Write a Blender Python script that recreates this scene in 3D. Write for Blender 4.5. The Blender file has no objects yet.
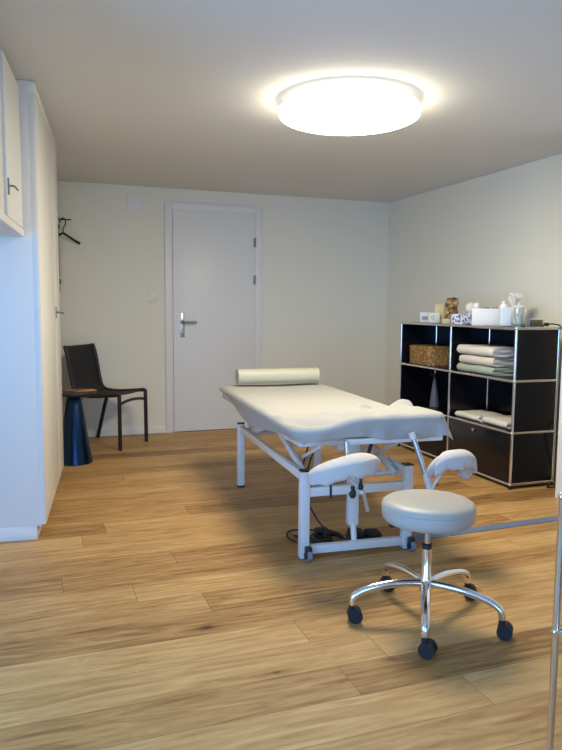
import bpy, bmesh, math, random
from mathutils import Vector, Matrix, noise
random.seed(7)
PI = math.pi
S = bpy.context.scene
C = S.collection
R = math.radians

# ------------------------------------------------------------------ materials
def mat(name, col, rough=.6, metal=0., spec=.5, bump=None, var=None, emis=None, trans=0., coat=0.):
    m = bpy.data.materials.new(name); m.use_nodes = True
    nt = m.node_tree; b = nt.nodes['Principled BSDF']
    b.inputs['Base Color'].default_value = (*col, 1)
    b.inputs['Roughness'].default_value = rough
    b.inputs['Metallic'].default_value = metal
    b.inputs['Specular IOR Level'].default_value = spec
    b.inputs['Transmission Weight'].default_value = trans
    b.inputs['Coat Weight'].default_value = coat
    tc = nt.nodes.new('ShaderNodeTexCoord')
    if emis:
        b.inputs['Emission Color'].default_value = (*emis[0], 1); b.inputs['Emission Strength'].default_value = emis[1]
    if var:                                   # (scale, amount)
        n = nt.nodes.new('ShaderNodeTexNoise'); n.inputs['Scale'].default_value = var[0]; n.inputs['Detail'].default_value = 4
        nt.links.new(tc.outputs['Object'], n.inputs['Vector'])
        r = nt.nodes.new('ShaderNodeMapRange'); r.inputs['To Min'].default_value = 1 - var[1]; r.inputs['To Max'].default_value = 1 + var[1]
        nt.links.new(n.outputs['Fac'], r.inputs['Value'])
        mx = nt.nodes.new('ShaderNodeVectorMath'); mx.operation = 'SCALE'; mx.inputs[0].default_value = col
        nt.links.new(r.outputs['Result'], mx.inputs['Scale']); nt.links.new(mx.outputs['Vector'], b.inputs['Base Color'])
    if bump:                                  # (scale, strength, distance)
        n = nt.nodes.new('ShaderNodeTexNoise'); n.inputs['Scale'].default_value = bump[0]; n.inputs['Detail'].default_value = 5
        nt.links.new(tc.outputs['Object'], n.inputs['Vector'])
        bp = nt.nodes.new('ShaderNodeBump'); bp.inputs['Strength'].default_value = bump[1]; bp.inputs['Distance'].default_value = bump[2]
        nt.links.new(n.outputs['Fac'], bp.inputs['Height']); nt.links.new(bp.outputs['Normal'], b.inputs['Normal'])
    return m

M = {}
M['wall'] = mat('plaster_white', (.88, .855, .735), .9, bump=(160, .25, .002), var=(3, .012))
M['wall_r'] = M['wall']
M['ceiling'] = mat('ceiling_paint', (.76, .755, .72), .92, bump=(120, .15, .001))
M['lacquer'] = mat('white_lacquer', (.82, .80, .745), .42, bump=(60, .04, .001))
M['door'] = mat('door_paint', (.86, .855, .83), .38, bump=(60, .04, .001))
M['trim'] = mat('trim_paint', (.85, .84, .81), .45)
M['cream'] = mat('cotton_sheet', (.40, .395, .375), .9, bump=(90, .22, .003), var=(6, .015))
M['padcloth'] = mat('pad_cover_cotton', (.60, .555, .52), .9, bump=(60, .35, .004), var=(8, .03))
M['bolster'] = mat('bolster_vinyl', (.51, .485, .375), .5, bump=(80, .08, .001))
M['mattress'] = mat('mattress_vinyl', (.62, .57, .46), .5, bump=(80, .08, .001))
M['wmetal'] = mat('white_powdercoat', (.74, .72, .68), .35, spec=.5, var=(20, .01))
M['chrome'] = mat('chrome', (.80, .80, .80), .12, metal=1., var=(8, .02))
M['steeltube'] = mat('steel_tube', (.50, .53, .57), .28, metal=1., var=(8, .02))
M['darksteel'] = mat('dark_steel', (.28, .28, .27), .35, metal=1., var=(20, .03))
M['satin'] = mat('satin_steel', (.60, .60, .60), .32, metal=1., var=(20, .03))
M['blackpl'] = mat('black_plastic', (.018, .018, .02), .45, var=(20, .1))
M['rubber'] = mat('black_rubber', (.012, .012, .014), .7, var=(20, .1))
M['shelfblack'] = mat('black_sheet_metal', (.006, .006, .009), .22, spec=.5, var=(10, .1))
M['chairblack'] = mat('black_tube_paint', (.008, .008, .009), .4, var=(10, .1))
M['cone'] = mat('dark_blue_metal', (.022, .05, .11), .27, metal=1., var=(10, .1))
M['coneTop'] = mat('table_top_black', (.02, .02, .022), .45, var=(10, .1))
M['stool'] = mat('pale_grey_vinyl', (.46, .43, .375), .45, bump=(150, .08, .001))
M['greywheel'] = mat('grey_wheel', (.22, .23, .27), .5, var=(10, .1))
M['plug'] = mat('cord_black', (.015, .015, .016), .5, var=(10, .1))
M['strip'] = mat('blue_grey_strip', (.13, .18, .28), .5, var=(40, .05))
M['whitepl'] = mat('white_plastic', (.85, .85, .83), .35, var=(10, .01))
M['bluepl'] = mat('pale_blue_plastic', (.70, .78, .86), .3, var=(10, .01))
M['towel'] = mat('terry_white', (.78, .74, .66), .95, bump=(260, .6, .003))
M['towel2'] = mat('terry_cream', (.74, .68, .58), .95, bump=(260, .6, .003))
M['towelg'] = mat('terry_sage', (.40, .45, .36), .95, bump=(260, .6, .003))
M['greyglass'] = mat('grey_bottle', (.12, .13, .15), .3, var=(10, .05))
M['glass'] = mat('clear_glass', (.93, .97, .97), .04, trans=.9, var=(10, .01))
M['teal'] = mat('teal_liquid', (.12, .48, .46), .15, trans=.4, var=(10, .02))
M['paper'] = mat('paper_white', (.86, .85, .80), .8, var=(30, .02))
M['yellowpaper'] = mat('paper_cream', (.78, .66, .38), .8, var=(30, .03))
M['brass'] = mat('brass_plate', (.30, .22, .10), .45, metal=.6, var=(60, .2))
M['grey'] = mat('grey_print', (.35, .36, .40), .7, var=(40, .1))
M['violet'] = mat('violet_print', (.40, .38, .52), .7, var=(30, .1))
M['darkmark'] = mat('dark_print', (.06, .06, .07), .7, var=(30, .1))
M['light'] = mat('lamp_diffuser', (.95, .95, .92), .4, emis=((1., .90, .69), 12.0))
M['lightring'] = mat('lamp_rim_acrylic', (.90, .90, .88), .3, emis=((1., .93, .80), .5))

def two_tone(name, c1, c2, scale, rough=.8, lo=.45, hi=.55, typ='noise', c3=None):
    m = mat(name, c1, rough); nt = m.node_tree; b = nt.nodes['Principled BSDF']
    tc = nt.nodes.new('ShaderNodeTexCoord')
    if typ == 'noise':
        n = nt.nodes.new('ShaderNodeTexNoise'); n.inputs['Detail'].default_value = 3; out = n.outputs['Fac']
    else:
        n = nt.nodes.new('ShaderNodeTexVoronoi'); out = n.outputs['Distance']
    n.inputs['Scale'].default_value = scale
    nt.links.new(tc.outputs['Object'], n.inputs['Vector'])
    r = nt.nodes.new('ShaderNodeValToRGB'); r.color_ramp.elements[0].position = lo; r.color_ramp.elements[1].position = hi
    r.color_ramp.elements[0].color = (*c1, 1); r.color_ramp.elements[1].color = (*c2, 1)
    if c3:
        e = r.color_ramp.elements.new((lo + hi) / 2); e.color = (*c3, 1)
    nt.links.new(out, r.inputs['Fac']); nt.links.new(r.outputs['Color'], b.inputs['Base Color'])
    return m
M['wicker'] = two_tone('wicker', (.17, .085, .02), (.52, .30, .10), 45, .7, .35, .65)
M['picture'] = two_tone('golden_picture', (.035, .03, .012), (.62, .45, .20), 34, .5, .38, .68, c3=(.26, .15, .04))
M['bluepattern'] = two_tone('blue_floral', (.80, .80, .82), (.06, .09, .28), 60, .6, .5, .56)
M['brochure'] = two_tone('orange_print', (.03, .025, .02), (.62, .30, .10), 9, .6, .42, .58)

def mesh_fabric():
    m = mat('black_mesh_fabric', (.012, .012, .014), .75); nt = m.node_tree; b = nt.nodes['Principled BSDF']
    tc = nt.nodes.new('ShaderNodeTexCoord'); w = nt.nodes.new('ShaderNodeTexChecker'); w.inputs['Scale'].default_value = 260
    w.inputs['Color1'].default_value = (.022, .022, .025, 1); w.inputs['Color2'].default_value = (.008, .008, .009, 1)
    nt.links.new(tc.outputs['Object'], w.inputs['Vector']); nt.links.new(w.outputs['Color'], b.inputs['Base Color'])
    return m
M['mesh'] = mesh_fabric()

def wood_floor():
    m = bpy.data.materials.new('oak_planks'); m.use_nodes = True
    nt = m.node_tree; N = nt.nodes; L = nt.links; b = N['Principled BSDF']
    def math_(op, a, bb=None, cc=None):
        n = N.new('ShaderNodeMath'); n.operation = op
        for i, v in enumerate((a, bb, cc)):
            if v is None: continue
            if isinstance(v, (int, float)): n.inputs[i].default_value = v
            else: L.new(v, n.inputs[i])
        return n.outputs[0]
    tc = N.new('ShaderNodeTexCoord'); sp = N.new('ShaderNodeSeparateXYZ'); L.new(tc.outputs['Object'], sp.inputs[0])
    x, y = sp.outputs['X'], sp.outputs['Y']
    W, LEN = .182, 1.95
    yr = math_('DIVIDE', math_('ADD', y, PLANK_OFF), W); row = math_('FLOOR', yr); fy = math_('FRACT', yr)
    wn = N.new('ShaderNodeTexWhiteNoise'); wn.noise_dimensions = '1D'; L.new(row, wn.inputs['W'])
    xr = math_('ADD', math_('DIVIDE', x, LEN), math_('MULTIPLY', wn.outputs['Value'], 7.31)); col = math_('FLOOR', xr); fx = math_('FRACT', xr)
    cm = N.new('ShaderNodeCombineXYZ'); L.new(row, cm.inputs[0]); L.new(col, cm.inputs[1])
    w2 = N.new('ShaderNodeTexWhiteNoise'); w2.noise_dimensions = '3D'; L.new(cm.outputs[0], w2.inputs['Vector'])
    sc = N.new('ShaderNodeSeparateColor'); L.new(w2.outputs['Color'], sc.inputs[0])
    # grain coordinates, shifted for every plank
    gc = N.new('ShaderNodeCombineXYZ')
    L.new(math_('ADD', math_('MULTIPLY', x, 1.0), math_('MULTIPLY', sc.outputs[0], 37)), gc.inputs[0])
    L.new(math_('ADD', math_('MULTIPLY', y, 8.5), math_('MULTIPLY', sc.outputs[1], 53)), gc.inputs[1])
    g = N.new('ShaderNodeTexNoise'); g.inputs['Scale'].default_value = 2.3; g.inputs['Detail'].default_value = 7; g.inputs['Roughness'].default_value = .62; g.inputs['Distortion'].default_value = 1.7
    L.new(gc.outputs[0], g.inputs['Vector'])
    g2 = N.new('ShaderNodeTexNoise'); g2.inputs['Scale'].default_value = 16; g2.inputs['Detail'].default_value = 5
    L.new(gc.outputs[0], g2.inputs['Vector'])
    # cathedral figure
    kc = N.new('ShaderNodeCombineXYZ')
    L.new(math_('ADD', math_('MULTIPLY', x, 1.0), math_('MULTIPLY', sc.outputs[0], 19)), kc.inputs[0])
    L.new(math_('ADD', math_('MULTIPLY', y, 3.1), math_('MULTIPLY', sc.outputs[1], 23)), kc.inputs[1])
    wv = N.new('ShaderNodeTexWave'); wv.bands_direction = 'Y'; wv.inputs['Scale'].default_value = 2.6; wv.inputs['Distortion'].default_value = 9; wv.inputs['Detail'].default_value = 2.5; wv.inputs['Detail Scale'].default_value = .7
    L.new(kc.outputs[0], wv.inputs['Vector'])
    # knots
    vc = N.new('ShaderNodeCombineXYZ'); L.new(math_('MULTIPLY', x, 1.15), vc.inputs[0]); L.new(math_('MULTIPLY', y, 3.0), vc.inputs[1])
    vo = N.new('ShaderNodeTexVoronoi'); vo.inputs['Scale'].default_value = 1.5; vo.inputs['Randomness'].default_value = 1.
    nz = N.new('ShaderNodeTexNoise'); nz.inputs['Scale'].default_value = 9; nz.inputs['Detail'].default_value = 3
    L.new(vc.outputs[0], nz.inputs['Vector'])
    ad = N.new('ShaderNodeVectorMath'); ad.operation = 'MULTIPLY_ADD'; ad.inputs[1].default_value = (.13, .13, 0)
    L.new(nz.outputs['Color'], ad.inputs[0]); L.new(vc.outputs[0], ad.inputs[2]); L.new(ad.outputs[0], vo.inputs['Vector'])
    vcs = N.new('ShaderNodeSeparateColor'); L.new(vo.outputs['Color'], vcs.inputs[0]); kd = math_('ADD', vo.outputs['Distance'], math_('MULTIPLY', vcs.outputs[0], .06))
    ks = N.new('ShaderNodeMapRange'); ks.inputs['From Min'].default_value = .02; ks.inputs['From Max'].default_value = .075
    ks.inputs['To Min'].default_value = 1; ks.inputs['To Max'].default_value = 0; L.new(kd, ks.inputs['Value'])
    hm = N.new('ShaderNodeMapRange'); hm.inputs['From Min'].default_value = .02; hm.inputs['From Max'].default_value = .26; hm.inputs['To Min'].default_value = 1; hm.inputs['To Max'].default_value = 0; L.new(kd, hm.inputs['Value']); halo = math_('POWER', hm.outputs['Result'], 1.6)
    ramp = N.new('ShaderNodeValToRGB'); cr = ramp.color_ramp
    cr.elements[0].position = .25; cr.elements[0].color = (.18, .082, .024, 1)
    cr.elements[1].position = .78; cr.elements[1].color = (.62, .385, .155, 1)
    e = cr.elements.new(.52); e.color = (.44, .245, .085, 1)
    v = math_('ADD', math_('MULTIPLY', g.outputs['Fac'], .88), math_('MULTIPLY', g2.outputs['Fac'], .12))
    v = math_('ADD', v, math_('MULTIPLY', wv.outputs['Fac'], .06))
    v = math_('ADD', v, math_('MULTIPLY', math_('SUBTRACT', sc.outputs[2], .5), .30))
    L.new(math_('ADD', math_('SUBTRACT', v, math_('MULTIPLY', halo, .20)), .0), ramp.inputs['Fac'])
    kn = N.new('ShaderNodeMix'); kn.data_type = 'RGBA'; kn.inputs['B'].default_value = (.045, .024, .012, 1)
    L.new(math_('MULTIPLY', ks.outputs['Result'], .9), kn.inputs['Factor']); L.new(ramp.outputs['Color'], kn.inputs['A'])
    # seams
    ey = math_('MINIMUM', fy, math_('SUBTRACT', 1, fy)); ex = math_('MINIMUM', fx, math_('SUBTRACT', 1, fx))
    sy = math_('LESS_THAN', math_('MULTIPLY', ey, W), .0011); sx = math_('LESS_THAN', math_('MULTIPLY', ex, LEN), .0012)
    seam = math_('MAXIMUM', sx, sy)
    sm = N.new('ShaderNodeMix'); sm.data_type = 'RGBA'; sm.inputs['B'].default_value = (.12, .065, .03, 1)
    L.new(math_('MULTIPLY', seam, .75), sm.inputs['Factor']); L.new(kn.outputs['Result'], sm.inputs['A'])
    L.new(sm.outputs['Result'], b.inputs['Base Color'])
    L.new(math_('ADD', math_('MULTIPLY', g.outputs['Fac'], .18), .40), b.inputs['Roughness'])
    b.inputs['Specular IOR Level'].default_value = .28
    bp = N.new('ShaderNodeBump'); bp.inputs['Strength'].default_value = .25; bp.inputs['Distance'].default_value = .002
    L.new(math_('SUBTRACT', g.outputs['Fac'], seam), bp.inputs['Height']); L.new(bp.outputs['Normal'], b.inputs['Normal'])
    return m
PLANK_OFF = 10.0
M['floor'] = wood_floor()

# ------------------------------------------------------------------ mesh helpers
class MB:
    def __init__(s): s.bm = bmesh.new()
    def box(s, x0, x1, y0, y1, z0, z1, bevel=0, mtx=None, seg=2):
        r = bmesh.ops.create_cube(s.bm, size=1)
        vs = r['verts']
        for v in vs:
            v.co = Vector(((x0 + x1) / 2 + v.co.x * (x1 - x0), (y0 + y1) / 2 + v.co.y * (y1 - y0), (z0 + z1) / 2 + v.co.z * (z1 - z0)))
        if bevel:
            es = list({e for v in vs for e in v.link_edges})
            r = bmesh.ops.bevel(s.bm, geom=es + vs, offset=bevel, segments=seg, affect='EDGES', profile=.5)
            vs = list({v for v in r['verts']} | {v for f in r['faces'] for v in f.verts})
        if mtx is not None:
            for v in vs: v.co = mtx @ v.co
        return s
    def tube(s, pts, r, n=12, rb=None, flat=None):
        """sweep; r number or list; flat=(w,h) ellipse factors"""
        P = [Vector(p) for p in pts]; k = len(P)
        rs = r if isinstance(r, (list, tuple)) else [r] * k
        T = []
        for i in range(k):
            t = (P[min(i + 1, k - 1)] - P[max(i - 1, 0)]); T.append(t.normalized())
        up = Vector((0, 0, 1)) if abs(T[0].z) < .95 else Vector((0, 1, 0))
        nrm = (up - T[0] * up.dot(T[0])).normalized(); rings = []
        for i in range(k):
            nrm = (nrm - T[i] * nrm.dot(T[i]))
            nrm = nrm.normalized() if nrm.length > 1e-6 else T[i].orthogonal().normalized()
            bi = T[i].cross(nrm); fw, fh = flat or (1, 1)
            rings.append([s.bm.verts.new(P[i] + (nrm * math.sin(a) * fh + bi * math.cos(a) * fw) * rs[i]) for a in [2 * PI * j / n for j in range(n)]])
        for i in range(k - 1):
            for j in range(n):
                s.bm.faces.new((rings[i][j], rings[i][(j + 1) % n], rings[i + 1][(j + 1) % n], rings[i + 1][j]))
        s.bm.faces.new(rings[0][::-1]); s.bm.faces.new(rings[-1])
        return s
    def lathe(s, prof, c=(0, 0, 0), n=32, mtx=None, cap0=True, cap1=True):
        rings = []
        for (r, z) in prof:
            if r < 1e-6:
                co = Vector((c[0], c[1], c[2] + z)); rings.append([s.bm.verts.new(mtx @ co if mtx else co)])
            else:
                ring = []
                for j in range(n):
                    a = 2 * PI * j / n; co = Vector((c[0] + r * math.cos(a), c[1] + r * math.sin(a), c[2] + z))
                    ring.append(s.bm.verts.new(mtx @ co if mtx else co))
                rings.append(ring)
        for a, b in zip(rings[:-1], rings[1:]):
            for j in range(n):
                if len(a) == 1 and len(b) == 1: continue
                if len(a) == 1: s.bm.faces.new((a[0], b[(j + 1) % n], b[j]))
                elif len(b) == 1: s.bm.faces.new((a[j], a[(j + 1) % n], b[0]))
                else: s.bm.faces.new((a[j], a[(j + 1) % n], b[(j + 1) % n], b[j]))
        if cap0 and len(rings[0]) > 1: s.bm.faces.new(rings[0][::-1])
        if cap1 and len(rings[-1]) > 1: s.bm.faces.new(rings[-1])
        return s
    def sphere(s, c, r, n=12, sc=(1, 1, 1)):
        q = bmesh.ops.create_uvsphere(s.bm, u_segments=n, v_segments=max(6, n // 2), radius=r)
        for v in q['verts']: v.co = Vector((c[0] + v.co.x * sc[0], c[1] + v.co.y * sc[1], c[2] + v.co.z * sc[2]))
        return s
    def prism(s, poly, z0, z1):
        a = [s.bm.verts.new((x, y, z0)) for x, y in poly]; b = [s.bm.verts.new((x, y, z1)) for x, y in poly]
        n = len(poly)
        for i in range(n): s.bm.faces.new((a[i], a[(i + 1) % n], b[(i + 1) % n], b[i]))
        s.bm.faces.new(a[::-1]); s.bm.faces.new(b); return s
    def build(s, name, m, parent=None, smooth=True, ang=38, loc=None, rotz=None, label=None):
        bm = s.bm; bmesh.ops.recalc_face_normals(bm, faces=bm.faces)
        for f in bm.faces: f.smooth = smooth
        if smooth:
            for e in bm.edges:
                if len(e.link_faces) == 2 and e.calc_face_angle(0) > R(ang): e.smooth = False
        me = bpy.data.meshes.new(name); bm.to_mesh(me); bm.free()
        me.materials.append(M[m] if isinstance(m, str) else m)
        o = bpy.data.objects.new(name, me); C.objects.link(o)
        if parent: o.parent = parent
        if loc: o.location = loc
        if rotz is not None: o.rotation_euler = (0, 0, rotz)
        if label: o['label'] = label
        return o

def grid(f, nu, nv):
    """surface from f(i/nu, j/nv) -> xyz"""
    b = MB(); V = [[b.bm.verts.new(f(i / nu, j / nv)) for j in range(nv + 1)] for i in range(nu + 1)]
    for i in range(nu):
        for j in range(nv): b.bm.faces.new((V[i][j], V[i + 1][j], V[i + 1][j + 1], V[i][j + 1]))
    return b
def smoothp(pts, n=6):
    P = [Vector(p) for p in pts]; out = []
    for i in range(len(P) - 1):
        p0 = P[max(i - 1, 0)]; p1 = P[i]; p2 = P[i + 1]; p3 = P[min(i + 2, len(P) - 1)]
        for k in range(n):
            t = k / n
            out.append(.5 * ((2 * p1) + (p2 - p0) * t + (2 * p0 - 5 * p1 + 4 * p2 - p3) * t * t + (3 * p1 - p0 - 3 * p2 + p3) * t ** 3))
    out.append(P[-1]); return out
def bend(pts, r=.03, n=5):
    """polyline with rounded corners"""
    P = [Vector(p) for p in pts]; out = [P[0]]
    for i in range(1, len(P) - 1):
        a = (P[i - 1] - P[i]); c = (P[i + 1] - P[i]); rr = min(r, a.length * .49, c.length * .49)
        A = P[i] + a.normalized() * rr; B = P[i] + c.normalized() * rr
        for k in range(n + 1):
            t = k / n; out.append(A * (1 - t) ** 2 + P[i] * 2 * t * (1 - t) + B * t * t)
    out.append(P[-1]); return out
def tag(o, label, cat, group=None):
    o['label'] = label; o['category'] = cat
    if group: o['group'] = group
    return o
def thing(name, label, cat, loc=(0, 0, 0), rotz=0, group=None):
    o = bpy.data.objects.new(name, None); C.objects.link(o); o.location = loc; o.rotation_euler = (0, 0, rotz)
    o.empty_display_size = .1
    return tag(o, label, cat, group)
def struct(name, b, m, parent=None, **k):
    o = b.build(name, m, parent, **k)
    if not parent: o['kind'] = 'structure'
    return o
def solid(o, t, off=0):
    md = o.modifiers.new('solid', 'SOLIDIFY'); md.thickness = t; md.offset = off; return o

# ------------------------------------------------------------------ the room
XR, YB, ZC, YF, XL = 3.512, 6.459, 2.298, -1.7, -1.35
A6 = R(-6)
struct('floor', MB().box(XL - .3, XR + .3, YF - .3, YB + .3, -.1, 0), 'floor', smooth=False)
struct('ceiling', MB().box(XL - .3, XR + .3, YF - .3, YB + .3, ZC, ZC + .1), 'ceiling', smooth=False)
struct('wall_back', MB().box(XL - .3, XR + .3, YB, YB + .15, 0, ZC), 'wall', smooth=False)
struct('wall_right', MB().box(XR, XR + .15, YF, YB, 0, ZC), 'wall', smooth=False)
w = MB(); w.box(XL - .15, XL, YF, .35, 0, ZC); w.box(XL - .15, XL, 1.95, YB, 0, ZC); w.box(XL - .15, XL, .35, 1.95, 0, .25); w.box(XL - .15, XL, .35, 1.95, 1.75, ZC)
struct('wall_left', w, 'wall', smooth=False)
w = MB()
for a, b_ in ((.35, .41), (1.89, 1.95), (1.12, 1.18)): w.box(XL - .12, XL - .05, a, b_, .25, 1.75)
w.box(XL - .12, XL - .05, .35, 1.95, 1.69, 1.75); w.box(XL - .12, XL - .05, .35, 1.95, .25, .31)
struct('added_side_opening', w, 'trim', smooth=False)  # unseen opening added in the left wall for extra light on the wardrobe side
# front wall behind the camera with a wide glazed opening
WX0, WX1, WZ1 = -1.35, .65, 1.75
w = MB(); w.box(XL - .15, WX0, YF - .15, YF, 0, ZC); w.box(WX1, XR + .15, YF - .15, YF, 0, ZC); w.box(WX0, WX1, YF - .15, YF, WZ1, ZC)
struct('wall_front', w, 'wall', smooth=False)
w = MB()
for a, b_ in ((WX0, WX0 + .06), (WX1 - .06, WX1), (-.13, -.07)): w.box(a, b_, YF - .12, YF - .05, 0.0, WZ1)
w.box(WX0, WX1, YF - .12, YF - .05, WZ1 - .06, WZ1); w.box(WX0, WX1, YF - .12, YF - .05, 0, .06)
struct('window_1', w, 'trim', smooth=False)
# white wall pier at the right, where the room narrows
struct('wall_right_pier', MB().box(3.143, XR, 2.9, 3.468, 0, ZC), 'trim', smooth=False)
struct('baseboard_back', MB().box(.1, 1.158, YB - .012, YB, 0, .06, .002), 'trim', smooth=False)
struct('baseboard_rear', MB().box(2.115, XR, YB - .012, YB, 0, .06, .002), 'trim', smooth=False)
struct('baseboard_right', MB().box(XR - .012, XR, 3.468, YB - .012, 0, .06, .002), 'trim', smooth=False)

def L2W(x, y, z=0):   # along the slightly turned left side
    c, s_ = math.cos(A6), math.sin(A6)
    return Vector((.028 + x * c - y * s_, 3.655 + x * s_ + y * c, z))
# wall behind / beyond the wardrobe (left side recess)
m6 = Matrix.Translation((.028, 3.655, 0)) @ Matrix.Rotation(A6, 4, 'Z')
struct('wall_left_recess', MB().box(-.62, -.125, 1.35, 2.76, 0, ZC, mtx=m6), 'wall', smooth=False)

# door in the back wall
d = thing('door_1', 'x', 'door', (1.235, YB, 0)); del d['label']; del d['category']; d['kind'] = 'structure'
MB().box(0, .812, -.007, -.0005, 2.1, 2.108).box(.806, .812, -.007, -.0005, 0, 2.1).build('rebate', 'door', d, smooth=False)
f = MB(); f.box(-.077, -.005, -.022, .0, 0, 2.175, .003); f.box(.812, .880, -.022, .0, 0, 2.175, .003); f.box(-.005, .812, -.022, .0, 2.108, 2.175, .003)
f.build('door_frame', 'door', d)
leaf = MB(); leaf.box(0, .806, -.012, .0, .006, 2.10, .002); leaf.build('door_leaf', 'door', d)
gap = MB(); gap.box(-.005, 0, -.004, -.001, 0, 2.108);  gap.box(0, .806, -.008, -.001, 0.0, .006); gap.build('door_seal', 'darkmark', d, smooth=False)
h = MB(); h.box(.066, .106, -.020, -.012, .915, 1.145, .004); h.sphere((.086, -.020, .96), .010, 10, (1, .5, 1.5)); h.build('escutcheon', 'satin', d)
h = MB(); h.tube(bend([(.086, -.022, 1.06), (.086, -.065, 1.06), (.215, -.065, 1.056)], .015), .0095, 12); h.lathe([(.02, 0), (.02, .006)], n=20, mtx=Matrix.Translation((.086, -.021, 1.06)) @ Matrix.Rotation(R(90), 4, 'X')); h.build('door_handle', 'darksteel', d)
for z in (1.83, 1.47):
    h = MB(); h.tube([(.806, -.024, z - .045), (.806, -.024, z + .045)], .009, 10); h.box(.792, .806, -.022, -.012, z - .04, z + .04); h.build('hinge', 'darksteel', d)

# ------------------------------------------------------------------ wardrobe and wall cabinet on the left
wd = thing('wardrobe', 'tall white built-in wardrobe with flush doors reaching the ceiling, side panel facing the camera', 'wardrobe', (.028, 3.655, 0), A6)
b = MB(); b.box(-.60, -.028, 0, 1.34, .075, ZC - .002, .002); b.build('body', 'lacquer', wd)
MB().box(-.60, -.045, .004, 1.336, .0, .075, .002).build('plinth', 'lacquer', wd)
for (y0, y1) in ((.022, .905), (.911, 1.338)):
    dd = MB().box(-.026, 0, y0, y1, .08, 2.235, .003).build('cabinet_door', 'lacquer', wd)
    if y0 > .5:
        k = MB(); k.box(.0, .006, y0 + .03, y0 + .05, 1.13, 1.20, .002)
        k.tube(bend([(.004, y0 + .04, 1.165), (.034, y0 + .04, 1.165), (.04, y0 + .13, 1.158)], .012), .0055, 10)
        k.build('handle', 'darksteel', dd)
MB().box(-.03, .002, .0, 1.34, 2.236, ZC - .003, .002).build('cornice', 'lacquer', wd)
MB().box(-.030, -.002, 0, .018, .08, 2.235, .002).build('edge_strip', 'lacquer', wd)
MB().box(-.020, -.012, -.002, .001, 1.14, 1.19, .001).build('hinge_plate', 'wmetal', wd)
MB().box(-.020, -.012, -.002, .001, .30, .33, .001).build('hinge_plate', 'wmetal', wd)

uc = thing('wall_cabinet', 'white wall cabinet hung high at left, in front of the tall wardrobe', 'cabinet', (.012, 3.655, 0), A6)
b = MB(); b.box(-.40, -.075, -1.6, -.003, 1.545, ZC - .003, .003); b.build('body', 'lacquer', uc)
for (y0, y1, pr) in ((-.52, -.022, .0), (-1.18, -.525, -.012), (-1.59, -1.185, -.012)):
    dd = MB().box(-.072 + pr * 0 - .0, -.052 + pr, y0, y1, 1.585, 2.255, .003).build('cabinet_door', 'lacquer', uc)
    if pr == 0:
        k = MB(); k.box(-.052, -.046, y0 + .015, y0 + .033, 1.675, 1.745, .002)
        k.tube(bend([(-.048, y0 + .024, 1.712), (-.026, y0 + .024, 1.712), (-.022, y0 + .10, 1.707)], .01), .0045, 10)
        k.build('handle', 'darksteel', dd)
MB().box(-.075, -.050, -1.6, -.003, 1.545, 1.580, .003).build('bottom_rail', 'lacquer', uc)

# ------------------------------------------------------------------ ceiling lamp
lp = thing('ceiling_lamp', 'large round flush ceiling lamp, switched on and glowing white', 'lamp', (1.590, 3.388, ZC))
MB().lathe([(.300, 0), (.305, -.018), (.352, -.040), (.370, -.046), (.371, -.053), (.366, -.055), (.30, -.05)], n=72, cap0=False, cap1=False).build('rim', 'lightring', lp)
prof = [(.36, -.052), (.367, -.055), (.370, -.068), (.368, -.080)]
for k in range(1, 13):
    a = k / 12 * PI / 2; prof.append((.369 * max(0, math.cos(a)) ** .75, -.080 - .042 * math.sin(a)))
prof[-1] = (0, -.122)
MB().lathe(prof, n=72, cap0=False).build('diffuser', 'light', lp)

# ------------------------------------------------------------------ switch, plate, coat rack
o = thing('light_switch', 'small square white light switch on the back wall beside the door', 'switch', (1.04, YB, 1.29))
MB().box(-.043, .043, -.009, 0, -.043, .043, .004).build('plate', 'whitepl', o)
MB().box(-.024, .024, -.013, -.008, -.024, .024, .002).build('rocker', 'whitepl', o)
tag(MB().box(-.07, .07, -.008, 0, -.065, .065, .003).build('wall_plate', 'whitepl', loc=(.892, YB, 2.15)), 'plain square white blanking plate high on the back wall, up left of the door', 'wall plate')

cr = thing('coat_rack', 'slim dark vertical coat rail on the wall beside the wardrobe, with one short arm', 'coat rack', (.209, YB - .02, 0))
b = MB(); b.box(-.011, .011, -.012, .008, 1.33, 1.99, .002); b.box(-.02, .02, .006, .02, 1.40, 1.44); b.box(-.02, .02, .006, .02, 1.88, 1.92); b.build('rail', 'satin' if 0 else 'chairblack', cr)
MB().tube(bend([(0, -.01, 1.955), (0, -.07, 1.955), (.115, -.07, 1.955)], .02), .006, 10).build('arm', 'chairblack', cr)
hg = thing('coat_hanger', 'black coat hanger hanging from the arm of the coat rail', 'hanger', (.255, YB - .09, 1.944), R(30))
hk = smoothp([(-.03, 0, -.02), (-.026, 0, .006), (0, 0, .024), (.024, 0, .008), (.022, 0, -.03), (.0, 0, -.07), (0, 0, -.11)], 5)
MB().tube(hk, .005, 8).build('hook', 'satin' if 0 else 'chairblack', hg)
b = MB(); b.tube(smoothp([(-.165, 0, -.185), (-.09, 0, -.150), (-.02, 0, -.115), (0, 0, -.108), (.02, 0, -.115), (.09, 0, -.150), (.165, 0, -.185)], 4), [.011] * 3 + [.010] * 19 + [.011] * 3, 10)
b.build('shoulders', 'chairblack', hg)

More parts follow.
